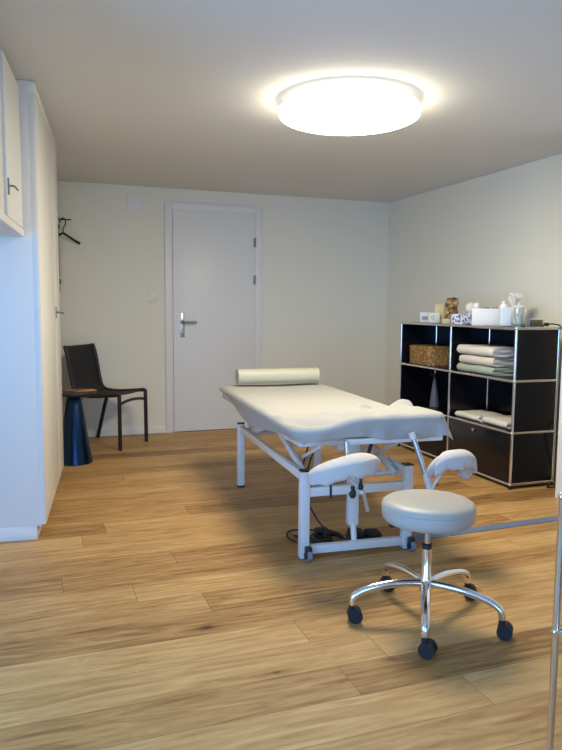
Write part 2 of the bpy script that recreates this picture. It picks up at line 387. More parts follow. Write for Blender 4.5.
# ------------------------------------------------------------------ chair
ch = thing('side_chair', 'black mesh chair with tubular frame standing against the back wall', 'chair', (.582, 6.084, 0), math.atan2(-.32, .4))
prof = [(.225, .466), (.12, .455), (.0, .445), (-.10, .447), (-.165, .462), (-.198, .505), (-.222, .60), (-.24, .70), (-.258, .79), (-.282, .862)]
prof3 = smoothp([(x, 0, z) for x, z in prof], 5)
def rail(y, yt):
    n = len(prof3); P = []
    for i, p in enumerate(prof3):
        t = i / (n - 1); P.append(Vector((p.x, y + (yt - y) * t, p.z)))
    front = bend([(.255, y * 1.03, .0), (.252, y * 1.02, .464), P[0]], .075, 7)
    return front[:-1] + P
fr = MB()
for s_ in (-1, 1):
    fr.tube(rail(.208 * s_, .205 * s_), .0165, 12)
fr.tube(smoothp([(-.28, -.205, .86), (-.29, -.1, .853), (-.293, 0, .85), (-.29, .1, .853), (-.28, .205, .86)], 4), .009, 10)
fr.tube([(.247, .21 * q / 8, .385 + .022 * (1 - (q / 8) ** 2)) for q in range(-8, 9)], .0125, 10)
fr.tube([(-.12, -.2, .44), (-.12, .2, .44)], .009, 10)
fr.build('frame', 'chairblack', ch)
for s_ in (-1, 1):
    MB().tube([(-.125, .205 * s_, .445), (-.17, .208 * s_, .30), (-.252, .214 * s_, 0)], .0165, 12).build('leg', 'chairblack', ch)
seatp = [p for p in prof3 if p.z < .475 and p.x > -.18]; backp = [p for p in prof3 if p.z > .455 and p.x < -.15]
def strip(pp, sag):
    n = len(pp) - 1
    def f(u, v):
        p = pp[round(u * n)]; y = (v - .5) * .41; q = 1 - (2 * v - 1) ** 2
        return Vector((p.x - sag * q * (.6 if sag > .01 else 0), y, p.z - (sag if sag <= .01 else 0) * q))
    return grid(f, n, 10)
solid(strip(seatp, .009).build('seat', 'mesh', ch), .005)
solid(strip(backp, .018).build('backrest', 'mesh', ch), .005)

# ------------------------------------------------------------------ cone side table
st = thing('side_table', 'round dark cone-shaped side table with a flat top, next to the black chair', 'side table', (.268, 5.43, 0))
MB().lathe([(.128, 0), (.131, .004), (.129, .012), (.052, .525), (.047, .535)], n=64).build('base', 'cone', st)
MB().lathe([(.15, .530), (.163, .534), (.166, .540), (.166, .552), (.163, .556), (.0, .557)], n=64).build('tabletop', 'coneTop', st)
bk = MB().box(-.10, .10, -.07, .07, 0, .006, .001)
tag(bk.build('brochure', 'brochure', loc=(.32, 5.42, .558), rotz=R(20)), 'flat brochure with orange print lying on the dark side table', 'brochure')

# ------------------------------------------------------------------ black modular sideboard
SX, SY = 2.986, 3.718
sb = thing('sideboard', 'black modular steel shelf unit with chrome tube frame along the right wall', 'shelf unit', (SX, SY, 0))
Zs = [.03, .38, .73, 1.08]; Ys = [0, .75, 1.5]; D = .35
fr = MB()
for y in Ys:
    for x in (0, D):
        fr.tube([(x, y, Zs[0]), (x, y, Zs[3])], .0095, 12)
        for z in Zs: fr.sphere((x, y, z), .0125, 12)
    for z in Zs: fr.tube([(0, y, z), (D, y, z)], .0095, 12)
for z in Zs:
    for x in (0, D): fr.tube([(x, 0, z), (x, 1.5, z)], .0095, 12)
fr.build('frame', 'chrome', sb)
for y in (0, .75):
    for i, z in enumerate(Zs):
        nm = 'top_panel' if i == 3 else 'shelf_board'
        MB().box(.006, D - .006, y + .006, y + .744, z - .004, z + .006, .002).build(nm, 'shelfblack', sb)
    for i in range(3):
        MB().box(D - .003, D + .002, y + .008, y + .742, Zs[i] + .008, Zs[i + 1] - .008).build('back_panel', 'shelfblack', sb)
for y in Ys:
    for i in range(3):
        MB().box(.008, D - .008, y - .003, y + .003, Zs[i] + .008, Zs[i + 1] - .008).build('side_panel' if y != .75 else 'divider', 'shelfblack', sb)
for y in (0, .75):
    dd = MB().box(-.002, .008, y + .010, y + .740, Zs[0] + .010, Zs[1] - .010, .002).build('drop_door', 'shelfblack', sb)
    MB().lathe([(.011, 0), (.013, .004), (.013, .012), (.010, .015), (0, .015)], n=20, mtx=Matrix.Translation((-.002, y + .42, Zs[1] - .045)) @ Matrix.Rotation(R(-90), 4, 'Y')).build('knob', 'chrome', dd)
for y in (.0, .75, 1.5):
    for x in (0, D):
        MB().lathe([(.014, 0), (.014, .008), (.007, .010), (.007, .02)], c=(x, y, 0), n=16).build('foot', 'rubber', sb)

# basket
def rr_pt(t, a, b_, r):
    """point on rounded rectangle, t in 0..1"""
    L = [2 * (a - r), PI * r / 2, 2 * (b_ - r), PI * r / 2] * 2
    segs = [2 * (b_ - r), PI * r / 2, 2 * (a - r), PI * r / 2, 2 * (b_ - r), PI * r / 2, 2 * (a - r), PI * r / 2]
    tot = sum(segs); d = (t % 1) * tot
    P = [(a, -(b_ - r)), None, (a - r, b_), None, (-a, b_ - r), None, (-(a - r), -b_), None]
    Dr = [(0, 1), None, (-1, 0), None, (0, -1), None, (1, 0), None]
    Cn = [None, (a - r, b_ - r, 0), None, (-(a - r), b_ - r, 90), None, (-(a - r), -(b_ - r), 180), None, (a - r, -(b_ - r), 270)]
    for i, sgl in enumerate(segs):
        if d <= sgl or i == 7:
            if Cn[i] is None: return Vector((P[i][0] + Dr[i][0] * d, P[i][1] + Dr[i][1] * d, 0))
            cx, cy, a0 = Cn[i]; an = R(a0) + d / r
            return Vector((cx + r * math.cos(an), cy + r * math.sin(an), 0))
        d -= sgl
bs = thing('wicker_basket', 'brown woven rectangular basket on the upper left shelf of the black unit', 'basket', (3.15, 5.015, .737))
NU, NV = 168, 26
def bf(u, v):
    p = rr_pt(u, .108, .172, .05); row = int(v * 13 * .999); k = int(u * NU + .5)
    w_ = .004 * math.sin(u * NU * PI / 3 + (row % 2) * PI) + .0025 * abs(math.sin(v * 13 * PI))
    sc = 1 + (w_ + .006 * v) / .12
    return Vector((p.x * sc, p.y * sc * (.5 + .5 / 1) if 0 else p.y * (1 + w_ / .2), v * .145))
g_ = grid(bf, NU, NV); bmesh.ops.remove_doubles(g_.bm, verts=g_.bm.verts, dist=.0004)
solid(g_.build('side', 'wicker', bs, ang=80), .006)
rim = [rr_pt(i / 60, .113, .178, .052) + Vector((0, 0, .147)) for i in range(61)]
MB().tube(rim, .007, 8).build('rim', 'wicker', bs)
MB().prism([tuple(rr_pt(i / 40, .104, .168, .05).xy) for i in range(40)], 0, .005).build('bottom', 'wicker', bs)
MB().prism([tuple(rr_pt(i / 40, .108, .173, .05).xy) for i in range(40)], .148, .157).build('lid', 'wicker', bs)

# grey spray bottle
o = thing('spray_bottle', 'grey tapered bottle with nozzle on the middle left shelf of the black unit', 'bottle', (3.13, 4.90, .387))
MB().lathe([(.038, 0), (.041, .004), (.040, .02), (.015, .22), (.012, .235)], n=28).build('body', 'greyglass', o)
b = MB(); b.lathe([(.014, .235), (.014, .262), (.009, .268)], n=16); b.tube([(-.002, -.008, .275), (-.002, .0, .275), (-.02, .04, .27)], .008, 8); b.build('nozzle', 'blackpl', o)

# towels
def towel(y0, y1, x0, x1, z0, h, m, name, label, group=None, layers=3, seed=0, droop=0., rot=0):
    t = h / 4; path = []
    def arc(cx, cz, r, a0, a1, n):
        return [Vector((cx + r * math.cos(a0 + (a1 - a0) * q / n), 0, cz + r * math.sin(a0 + (a1 - a0) * q / n))) for q in range(n + 1)]
    def run(xa, xb, z): return [Vector((xa + (xb - xa) * q / 9, 0, z + .001 * math.sin((xa + (xb - xa) * q / 9) * 55 + seed))) for q in range(10)]
    zc = z0 + h / 2; xo = x0 + h / 2
    path += run(x1 - .01, xo, z0 + t / 2)[:-1] + arc(xo, zc, 1.5 * t, 1.5 * PI, .5 * PI, 8) + run(xo, x1 - t, z0 + 3.5 * t)[1:]
    path += arc(x1 - t, z0 + 3 * t, t / 2, .5 * PI, -.5 * PI, 4)[1:] + run(x1 - t, xo, z0 + 2.5 * t)[1:-1]
    path += arc(xo, zc, .5 * t, .5 * PI, 1.5 * PI, 4) + run(xo, x1 - .02, z0 + 1.5 * t)[1:]
    hw = t * .46; b = MB(); L_ = []; n = len(path)
    NY = 10
    rows = []
    for i, p in enumerate(path):
        T = (path[min(i + 1, n - 1)] - path[max(i - 1, 0)]).normalized(); Nn = Vector((-T.z, 0, T.x))
        hh = hw * (.7 if i in (0, n - 1) else 1)
        L_.append((p + Nn * hh, p - Nn * hh))
    outline = [a for a, _ in L_] + [c for _, c in L_][::-1]; m_ = len(outline); V = []
    ymid = (y0 + y1) / 2
    for j in range(NY + 1):
        v = j / NY; y = y0 + (y1 - y0) * v; row = []
        for i, q in enumerate(outline):
            e = 1 - .35 * (abs(2 * v - 1) ** 8) * .15
            dz = .003 * math.sin(y * 23 + seed + q.x * 10) - droop * (max(0, 1 - (y - y0) / .15)) ** 2 * 0
            row.append(b.bm.verts.new((q.x + .003 * math.sin(y * 31 + seed * 2), y + .004 * math.sin(q.z * 180 + q.x * 25 + seed), max(z0 + .0005, q.z + dz * (q.z - z0) / h))))
        V.append(row)
    for j in range(NY):
        for i in range(m_): b.bm.faces.new((V[j][i], V[j][(i + 1) % m_], V[j + 1][(i + 1) % m_], V[j + 1][i]))
    for row in (V[0], V[-1]):
        for i in range(n - 1): b.bm.faces.new((row[i], row[i + 1], row[m_ - 2 - i], row[m_ - 1 - i]))
    o = b.build(name, m, ang=60); return tag(o, label, 'towel', group)
towel(3.99, 4.43, 3.015, 3.30, .737, .060, 'towelg', 'folded_towel', 'folded sage green towel at the bottom of the towel stack', 'towels stacked in the upper right compartment', layers=4, seed=1)
towel(4.0, 4.41, 3.02, 3.30, .801, .066, 'towel2', 'folded_towel', 'folded cream towel in the middle of the towel stack, above the green one', 'towels stacked in the upper right compartment', layers=4, seed=5)
towel(3.99, 4.42, 3.01, 3.30, .872, .066, 'towel', 'folded_towel', 'thick folded white towel on top of the towel stack', 'towels stacked in the upper right compartment', layers=3, seed=9)
towel(4.14, 4.43, 3.02, 3.27, .387, .042, 'towel', 'folded_cloth', 'folded white cloth on the middle shelf, left of the other one', 'cloths on the middle shelf', layers=3, seed=3)
towel(3.84, 4.11, 3.03, 3.29, .387, .046, 'towel', 'folded_cloth', 'folded white cloth on the middle shelf, nearer the end of the black unit', 'cloths on the middle shelf', layers=4, seed=4)

# small things on top (z 1.09)
ZT = 1.0865
def text_mesh(name, s, size, m, parent, loc, rot, ext=.0004):
    cu = bpy.data.curves.new(name, 'FONT'); cu.body = s; cu.size = size; cu.extrude = ext; cu.align_x = 'CENTER'; cu.align_y = 'CENTER'
    to = bpy.data.objects.new('tmp', cu); C.objects.link(to); dg = bpy.context.evaluated_depsgraph_get()
    me = bpy.data.meshes.new_from_object(to.evaluated_get(dg)); bpy.data.objects.remove(to)
    me.materials.clear(); me.materials.append(M[m]); o = bpy.data.objects.new(name, me); C.objects.link(o); o.parent = parent; o.location = loc; o.rotation_euler = rot
    return o
# all face mostly towards the camera (-y), turned a little to -x
def top_item(name, label, cat, x, y, rz=-25): return thing(name, label, cat, (x, y, ZT), R(rz), 'small white boxes at the far end' if name == 'white_card_box' else None)
o = MB().box(-.10, .10, -.13, .13, 0, .004, .001); tag(o.build('leaflet_sheet', 'violet', loc=(3.12, 5.02, ZT), rotz=R(5)), 'flat pale violet leaflet under the white cards at the far end', 'leaflet')
o = top_item('white_card_box', 'small white box with grey print at the far end of the unit top', 'box', 3.13, 5.08); o.location.z += .0045
MB().box(-.045, .045, -.02, .02, 0, .085, .003).build('body', 'paper', o); MB().box(-.03, .02, -.0215, -.0195, .02, .05).build('print', 'grey', o, smooth=False)
o = top_item('white_card_box', 'small white box with a dark swirl, in front of the cream card', 'box', 3.12, 4.925); o.location.z += .0045
MB().box(-.045, .045, -.02, .02, 0, .08, .003).build('body', 'paper', o); MB().tube(smoothp([(-.03, -.021, .03), (-.02, -.021, .055), (-.005, -.021, .05), (-.01, -.021, .03), (-.02, -.021, .022)], 4), .003, 6).build('print', 'grey', o)
o = MB().box(-.05, .05, -.006, .006, 0, .155, .002); tag(o.build('cream_card', 'yellowpaper', loc=(3.19, 4.935, ZT), rotz=R(-25)), 'upright cream card standing behind the small white box', 'card')
o = top_item('picture_block', 'upright block with a gold and brown picture on a pale base', 'picture', 3.13, 4.70, -20)
b = MB()
pic = [(-.062, .04), (.052, .04), (.056, .09), (.048, .13), (.06, .165), (.058, .2), (.02, .212), (-.03, .205), (-.045, .17), (-.052, .12)]
vs0 = [b.bm.verts.new((x, -.012, z)) for x, z in pic]; vs1 = [b.bm.verts.new((x * .95, .014, z)) for x, z in pic]
for i in range(len(pic)): b.bm.faces.new((vs0[i], vs0[(i + 1) % len(pic)], vs1[(i + 1) % len(pic)], vs1[i]))
b.bm.faces.new(vs0); b.bm.faces.new(vs1[::-1]); b.build('picture', 'picture', o)
b = MB(); b.box(-.068, .06, -.024, .024, 0, .04, .003); b.build('base', 'yellowpaper', o, label='pale beige base')
o = top_item('patterned_box', 'low white box with a blue flower pattern beside the tissue box', 'box', 3.10, 4.50); o.location.z += .0035
MB().box(-.085, .075, -.035, .035, 0, .078, .003).build('body', 'bluepattern', o)
o = top_item('round_candle', 'round white ball candle behind the blue patterned box', 'candle', 3.20, 4.53)
MB().lathe([(.02, 0), (.03, .006), (.032, .08), (.03, .09)], n=24).build('cup', 'whitepl', o)
MB().sphere((0, 0, .127), .046, 20).build('ball', 'paper', o)
o = top_item('tissue_box', 'white rectangular tissue box with dark marks along its slot', 'tissue box', 3.13, 4.22, -35)
MB().box(-.115, .115, -.055, .055, 0, .125, .006).build('body', 'whitepl', o)
b = MB()
for i in range(6): b.box(-.05 + i * .02, -.038 + i * .02, -.012, .004, .125, .129 + .003 * (i % 3), .001)
b.build('slot_trim', 'darkmark', o)
b = MB().sphere((-.085, .0, .145), .024, 14, (1, 1, 1)); b.build('knob', 'whitepl', o)
o = top_item('pump_canister', 'pale blue square canister with rounded shoulders right of the tissue box', 'canister', 3.12, 4.0, -30)
MB().box(-.048, .048, -.055, .055, 0, .135, .012, seg=4).build('body', 'bluepl', o)
MB().lathe([(.03, .13), (.026, .15), (.016, .16), (.016, .178), (.012, .18)], c=(-.02, 0, 0), n=24).build('cap', 'whitepl', o)
o = top_item('tissue_dispenser', 'crumpled white tissue rising from a slim holder behind the glass jar', 'tissue holder', 3.27, 4.11, 0)
MB().lathe([(.035, 0), (.035, .11), (.028, .13), (.02, .14)], n=24).build('holder', 'whitepl', o)
def tf(u, v):
    a = u * 2 * PI; r = .012 + .035 * v + .012 * math.sin(a * 3 + v * 3) * v
    return Vector((r * math.cos(a), r * math.sin(a), .135 + .085 * v + .02 * math.sin(a * 2 + 1) * v))
solid(grid(tf, 24, 8).build('tissue', 'paper', o), .001)
o = top_item('glass_jar', 'clear lidded glass jar with pads above teal liquid', 'jar', 3.10, 3.845, 0)
MB().lathe([(.044, 0), (.047, .004), (.047, .105), (.038, .12), (.036, .13), (.033, .13), (.035, .118), (.044, .103), (.044, .006), (0, .006)], n=32, cap1=False).build('body', 'glass', o)
MB().lathe([(.0, .0068), (.0425, .0068), (.0425, .022), (0, .022)], n=28).build('liquid', 'teal', o)
b = MB()
for i in range(7): b.lathe([(.034, 0), (.036, .004), (.034, .008)], c=(.002 * (i % 2), .002, .023 + i * .0095), n=20)
b.build('cotton_pads', 'paper', o)
MB().lathe([(.04, .131), (.042, .136), (.03, .146), (.008, .15), (.012, .163), (0, .166)], n=28).build('lid', 'bluepl', o)
o = top_item('desk_sign', 'small brass plaque on a white block at the near end of the unit top', 'sign', 3.245, 3.845, -14)
MB().box(-.056, .056, -.015, .02, 0, .058, .002).build('block', 'paper', o)
pl = MB().box(-.050, .040, -.020, -.0155, .006, .052, .001).build('plaque', 'brass', o)
b = MB()
for i, wd_ in enumerate((.008, .010, .008, .010, .008)): b.box(-.033 + i * .012, -.033 + i * .012 + wd_, -.0212, -.0198, .026, .030)
b.build('engraving', 'darkmark', pl, smooth=False)

# power cord down the end of the shelf
cd = smoothp([(3.24, 3.775, ZT + .008), (3.27, 3.76, ZT + .02), (3.30, 3.735, ZT + .024), (3.335, 3.70, ZT + .004), (3.375, 3.69, .98), (3.385, 3.69, .72), (3.372, 3.685, .5), (3.33, 3.66, .40), (3.31, 3.66, .33), (3.34, 3.67, .18), (3.37, 3.67, .08), (3.33, 3.66, .012), (3.25, 3.665, .006), (3.30, 3.70, .006)], 8)
o = thing('power_cable', 'black power cord running over the end of the black unit down to the floor', 'cord', (0, 0, 0))
MB().tube(cd, .0045, 8).build('cable', 'plug', o)
b = MB(); b.box(3.25, 3.28, 3.752, 3.776, ZT + .010, ZT + .032, .005); b.build('plug', 'blackpl', o)
tag(MB().box(-.05, .05, -.022, .022, 0, .018, .004).build('power_adapter', 'blackpl', loc=(3.24, 3.80, 0), rotz=R(15)), 'small black adapter lying under the near end of the black unit', 'adapter')

# ------------------------------------------------------------------ massage table
AT = -math.atan(.084 / 1.35)
mt = thing('massage_table', 'white-framed adjustable massage table covered with a cream sheet', 'massage table', (1.512, 3.65, 0), AT)
LX, LY, LH = .272, .685, .43
for sx in (-1, 1):
    for sy in (-1, 1):
        lg = MB().box(sx * LX - .0225, sx * LX + .0225, sy * LY - .0225, sy * LY + .0225, .004, LH, .003).build('leg', 'wmetal', mt)
        MB().box(sx * LX - .0235, sx * LX + .0235, sy * LY - .0235, sy * LY + .0235, LH - .001, LH + .006, .002).build('end_cap', 'blackpl', lg)
        if sy > 0: MB().box(sx * LX - .0235, sx * LX + .0235, sy * LY - .0235, sy * LY + .0235, .0, .012, .002).build('foot_cap', 'blackpl', lg)
        else:
            cx = sx * LX + .012; cy = sy * LY - .045
            k = MB(); k.box(cx - .016, cx + .016, cy - .012, cy + .024, .032, .068, .007); k.tube([(cx - .020, cy, .026), (cx - .012, cy, .026)], .016, 16); k.build('caster', 'blackpl', lg)
            MB().tube([(cx - .011, cy, .026), (cx + .011, cy, .026)], .026, 24).build('wheel', 'greywheel', lg)
b = MB()
b.box(-LX, LX, -LY - .018, -LY + .018, .022, .062, .003)                 # low front rail
b.box(-LX, LX, -LY - .015, -LY + .015, LH - .125, LH - .08, .003)        # front cross beam
b.box(-LX, LX, LY - .015, LY + .015, LH - .075, LH - .035, .003)
for sx in (-1, 1): b.box(sx * LX - .014, sx * LX + .014, -LY, LY, LH - .05, LH - .01, .003)
b.build('lower_frame', 'wmetal', mt)
b = MB()
for sx in (-1, 1): b.box(sx * .27 - .0125, sx * .27 + .0125, -.62, 1.0, .535, .568, .003)
b.box(-.10, .40, -.80, -.775, .570, .598, .003)
for y in (-.62, -.35, .25, 1.0): b.box(-.28, .28, y - .0125, y + .0125, .535, .568, .003)
b.build('upper_frame', 'wmetal', mt)
def bar(p, q, w, t, m_='wmetal', name='scissor_arm', par=mt):
    p, q = Vector(p), Vector(q); d_ = q - p; L_ = d_.length; zax = d_.normalized(); xax = Vector((1, 0, 0)); yax = zax.cross(xax).normalized()
    mm = Matrix((xax, yax, zax)).transposed().to_4x4(); mm.translation = p
    return MB().box(-t / 2, t / 2, -w / 2, w / 2, 0, L_, .003, mtx=mm).build(name, m_, par)
for sx in (-1, 1):
    bar((sx * .235, -.02, .55), (sx * .235, -.62, .375), .038, .02)
    bar((sx * .235, .60, .375), (sx * .235, -.02, .55), .038, .02)
    bar((sx * .21, .93, .55), (sx * .21, .62, .39), .03, .016, name='strut')
bar((-.20, -.70, .548), (-.20, -.34, .40), .018, .012, name='strut'); bar((.20, -.70, .548), (.20, -.34, .40), .018, .012, name='strut')
MB().tube([(-.26, -.60, .375), (.26, -.60, .375)], .014, 12).build('cross_shaft', 'wmetal', mt)
MB().tube([(-.26, .60, .375), (.26, .60, .375)], .014, 12).build('cross_shaft', 'wmetal', mt)
# lifting column
b = MB(); b.box(-.026, .026, -.655, -.61, .13, .56, .004); b.build('lift_column', 'wmetal', mt)
b = MB(); b.tube([(0, -.665, .05), (0, -.64, .15)], .0145, 14); b.build('lift_rod', 'wmetal', mt)
b = MB(); b.box(-.07, .06, -.60, -.30, .50, .555, .008); b.build('motor_housing', 'wmetal', mt)
MB().tube([(.06, -.72, .565), (.045, -.70, .48)], .009, 10).build('release_lever', 'blackpl', mt)

# mattress & sheet
HX, HY, CX, CY = .392, .94, .038, .125
def topz(x, y):                      # x,y in table coordinates
    t = min(1, max(0, (-.38 - y) / .16)); q_ = min(1, max(0, (x + .34) / .36)); t = t * t * (3 - 2 * t) * q_ * q_ * (3 - 2 * q_)
    z = .652 + .046 * t + .010 * t * max(0, (-.5 - y) / .35)
    z -= .006 * math.exp(-((x - CX) / .25) ** 2) * (1 - t)
    def g(cx, cy, rx, ry, rot, hh):
        dx, dy = x - cx, y - cy; c, s_ = math.cos(rot), math.sin(rot); u, v = dx * c + dy * s_, -dx * s_ + dy * c
        return hh * math.exp(-(u / rx) ** 2 - (v / ry) ** 2)
    z += g(.135, -.43, .080, .030, .35, .052) + g(.375, -.40, .085, .045, -.1, .068)
    return z
b = MB(); b.prism([tuple((rr_pt(i / 64, HX - .016, .87, .07) + Vector((CX, CY + .05, 0))).xy) for i in range(64)], .570, .640)
b.build('mattress', 'mattress', mt, label='beige padded mattress edge')
SK = .16
def ss(a, b_, x):
    t = min(1, max(0, (x - a) / (b_ - a))); return t * t * (3 - 2 * t)
def sheet(u, v):
    X = (u * 2 - 1) * (HX + SK - .02); Y = (v * 2 - 1) * (HY + SK - .02)
    r = .034; rho = .13 if (Y < 0 and X < 0) else (.07 if Y < 0 else .06)
    ax, ay = HX - rho, HY - rho
    cx = max(-ax, min(ax, X)); cy = max(-ay, min(ay, Y)); dx, dy = X - cx, Y - cy; d0 = math.hypot(dx, dy)
    dd = d0 - (rho - r)
    n3 = noise.noise(Vector((X * 3, Y * 3, 1.3)))
    q = math.exp(-((X + .26) / .22) ** 2 - ((Y + .70) / .30) ** 2)
    fold = .0095 * q * math.sin((X * .8 + Y * .45) * 44) + .006 * math.exp(-((X + .05) / .3) ** 2 - ((Y + .8) / .2) ** 2) * math.sin((X * .9 - Y * .3) * 38)
    if dd <= 0:
        z = topz(CX + X, CY + Y) + .0022 * noise.noise(Vector((X * 7, Y * 4, 3))) + fold
        return Vector((CX + X, CY + Y, z))
    nx, ny = dx / d0, dy / d0
    ex, ey = cx + nx * (rho - r), cy + ny * (rho - r)
    tz = topz(CX + ex, CY + ey) + fold * max(0, 1 - dd / .03)
    corner = abs(nx * ny) * 2
    dd *= 1 - .30 * corner
    a = min(dd / r, PI / 2); h_ = r * math.sin(a); k = max(0, dd - r * PI / 2)
    wl_ = max(0, -nx); wr = max(0, nx); wf = max(0, -ny); wb = max(0, ny)
    left = .12 + .62 * ss(.85, .0, cy) - .46 * ss(-.05, -.75, cy)
    right = .30 + .35 * ss(-.3, -.8, cy); front = .28 + .36 * ss(-.34, .05, cx) + .06 * math.sin(cx * 13) + .10 * ss(.1, .35, cx); back = .15
    tot = wl_ ** 2 * left + wr ** 2 * right + wf ** 2 * front + wb ** 2 * back
    if nx > .2 and ny < -.2: tot += .08 * corner
    drop = r * (1 - math.cos(a)) + k * tot
    s_ = ex * 1.0 - ey * 1.0
    wave = k * tot * .10 * (1 - .85 * wl_) * (1 + 1.2 * wr * wf) * (math.sin(s_ * 34 + 2 * n3) + .5 * math.sin(s_ * 61 + 1))
    inw = -.22 * k * (1 - min(1, tot)) + .06 * k * wl_ * tot + (.45 * k * corner if nx > 0 and ny < 0 else 0)
    return Vector((CX + ex + nx * (h_ + wave + inw), CY + ey + ny * (h_ + wave + inw), tz - drop))
o = grid(sheet, 110, 240).build('fitted_sheet', 'cream', mt, ang=180); solid(o, .003, -1)

bo = thing('bolster_pillow', 'cream cylindrical bolster pillow lying across the far end of the massage table', 'pillow', (1.632, 4.60, .662), AT)
b = MB(); sec = []
for i in range(28):
    a = 2 * PI * i / 28; y_ = .062 * math.copysign(abs(math.cos(a)) ** .85, math.cos(a)); z_ = .055 + .055 * math.copysign(abs(math.sin(a)) ** .85, math.sin(a))
    sec.append((y_, max(z_, 0.004)))
rings = []
for x_, s_ in [(-.298, .88), (-.301, .95), (-.298, .99), (-.292, 1), (-.15, 1.0), (0, .995), (.15, 1.0), (.292, 1), (.298, .99), (.301, .95), (.298, .88)]:
    rings.append([b.bm.verts.new((x_, y_ * s_, .055 + (z_ - .055) * s_)) for y_, z_ in sec])
for p, q in zip(rings[:-1], rings[1:]):
    for j in range(28): b.bm.faces.new((p[j], p[(j + 1) % 28], q[(j + 1) % 28], q[j]))
b.bm.faces.new(rings[0][::-1]); b.bm.faces.new(rings[-1]); b.build('cushion', 'bolster', bo)
for x_ in (-.297, .297): MB().tube([(x_, y_ * 1.005, .055 + (z_ - .055) * 1.005) for y_, z_ in sec + sec[:1]], .003, 6).build('piping', 'bolster', bo)

# arm rests hung at the near end (children of the table) : world -> local
MI = (Matrix.Translation((1.512, 3.65, 0)) @ Matrix.Rotation(AT, 4, 'Z')).inverted()
def W(p): return MI @ Vector(p)
def pad(path, rs, flat, name, hang):
    P = smoothp([W(p) for p in path], 8); n = len(P)
    RS = []
    for i in range(n):
        t = i / (n - 1) * (len(rs) - 1); k = min(int(t), len(rs) - 2); RS.append(rs[k] + (rs[k + 1] - rs[k]) * (t - k))
    b = MB(); b.tube(P, RS, 26, flat=flat)
    for v in b.bm.verts:
        q = noise.noise(v.co * 16) * .008 + noise.noise(v.co * 45) * .0035
        v.co += Vector((q * .5, -q, q))
    return b.build(name, 'padcloth', mt, ang=90)
def cover(path, w_, dr, par, seed, taper=.6):
    """loose cloth cover: top over the pad with a wavy skirt"""
    P = smoothp([W(p) for p in path], 8); n = len(P) - 1
    def f(u, v):
        i = round(u * n); p = P[i]; T = (P[min(i + 1, n)] - P[max(i - 1, 0)]); T.z = 0; T.normalize() if T.length > 1e-6 else None
        side = Vector((T.y, -T.x, 0)); e = 1 - (abs(2 * u - 1) ** 4) * taper
        a = (v * 2 - 1); ang = a * PI / 2 * 1.15
        hgt = .040 * math.cos(min(abs(ang), PI / 2)) * e
        extra = max(0, abs(a) - .72) / .28
        wob = .35 * math.sin(u * 17 + seed + a * 2) + .25 * math.sin(u * 41 + seed * 3)
        w2 = w_ * e * math.sin(max(-PI / 2, min(PI / 2, ang)))
        return p + side * (w2 + (.010 * wob * extra) * (1 if a > 0 else -1)) + Vector((0, 0, hgt - extra * dr * (1 + .25 * wob) * (.6 + .4 * e)))
    o = grid(f, n, 24).build('loose_cover', 'padcloth', par, ang=180); solid(o, .003); return o
lp_path = [(1.125, 2.74, .473), (1.17, 2.705, .492), (1.24, 2.675, .515), (1.31, 2.665, .53), (1.38, 2.69, .528), (1.43, 2.74, .51)]
lpad = pad(lp_path, [.022, .046, .054, .056, .052, .028], (1.0, .62), 'armrest_pad', 0)
cover(lp_path, .062, .045, lpad, 1)
rp_path = [(1.738, 2.74, .428), (1.748, 2.71, .47), (1.78, 2.69, .503), (1.84, 2.68, .512), (1.90, 2.69, .505), (1.925, 2.71, .465), (1.925, 2.73, .41)]
rpad = pad(rp_path, [.022, .034, .038, .038, .038, .040, .030], (1.0, .8), 'armrest_pad', 0)
cover(rp_path[1:-1], .048, .04, rpad, 4, .3)
b = MB(); b.tube([W((1.330, 2.80, .60)), W((1.333, 2.79, .50))], .0125, 14); b.build('tube', 'steeltube', lpad)
b = MB(); b.tube([W((1.365, 2.70, .40)), W((1.388, 2.69, .30))], .0095, 12); b.build('tube', 'steeltube', lpad)
b = MB(); b.tube([W((1.345, 2.72, .47)), W((1.362, 2.70, .38))], .014, 12); b.tube([W((1.27, 2.68, .47)), W((1.355, 2.70, .41))], .007, 8); b.tube([W((1.30, 2.70, .40)), W((1.36, 2.70, .40))], .008, 8); b.build('bracket', 'wmetal', lpad)
for c_, r_ in (((1.315, 2.695, .385), .017), ((1.352, 2.69, .415), .013)):
    b = MB(); p = W(c_); b.sphere(p, r_, 12, (1, 1, 1.3)); b.tube([p, p + Vector((0, 0, .035))], r_ * .55, 10); b.build('clamp_knob', 'blackpl', lpad)
MB().tube([W((1.205, 2.69, .45)), W((1.207, 2.69, .375))], .006, 8).build('pin', 'blackpl', lpad)
b = MB(); b.tube([W((1.668, 2.79, .615)), W((1.718, 2.74, .425))], .0125, 14); b.build('tube', 'steeltube', rpad)
b = MB(); b.tube([W((1.716, 2.742, .435)), W((1.735, 2.72, .345))], .0155, 14); b.tube([W((1.735, 2.72, .36)), W((1.80, 2.70, .48))], .008, 10); b.build('bracket', 'wmetal', rpad)
MB().tube([W((1.665, 2.795, .625)), W((1.672, 2.785, .595))], .016, 12).build('clamp', 'wmetal', rpad)
b = MB(); p = W((1.80, 2.78, .37)); b.sphere(p, .011, 10); b.tube([p, W((1.74, 2.73, .37))], .004, 8); b.build('clamp_knob', 'blackpl', rpad)

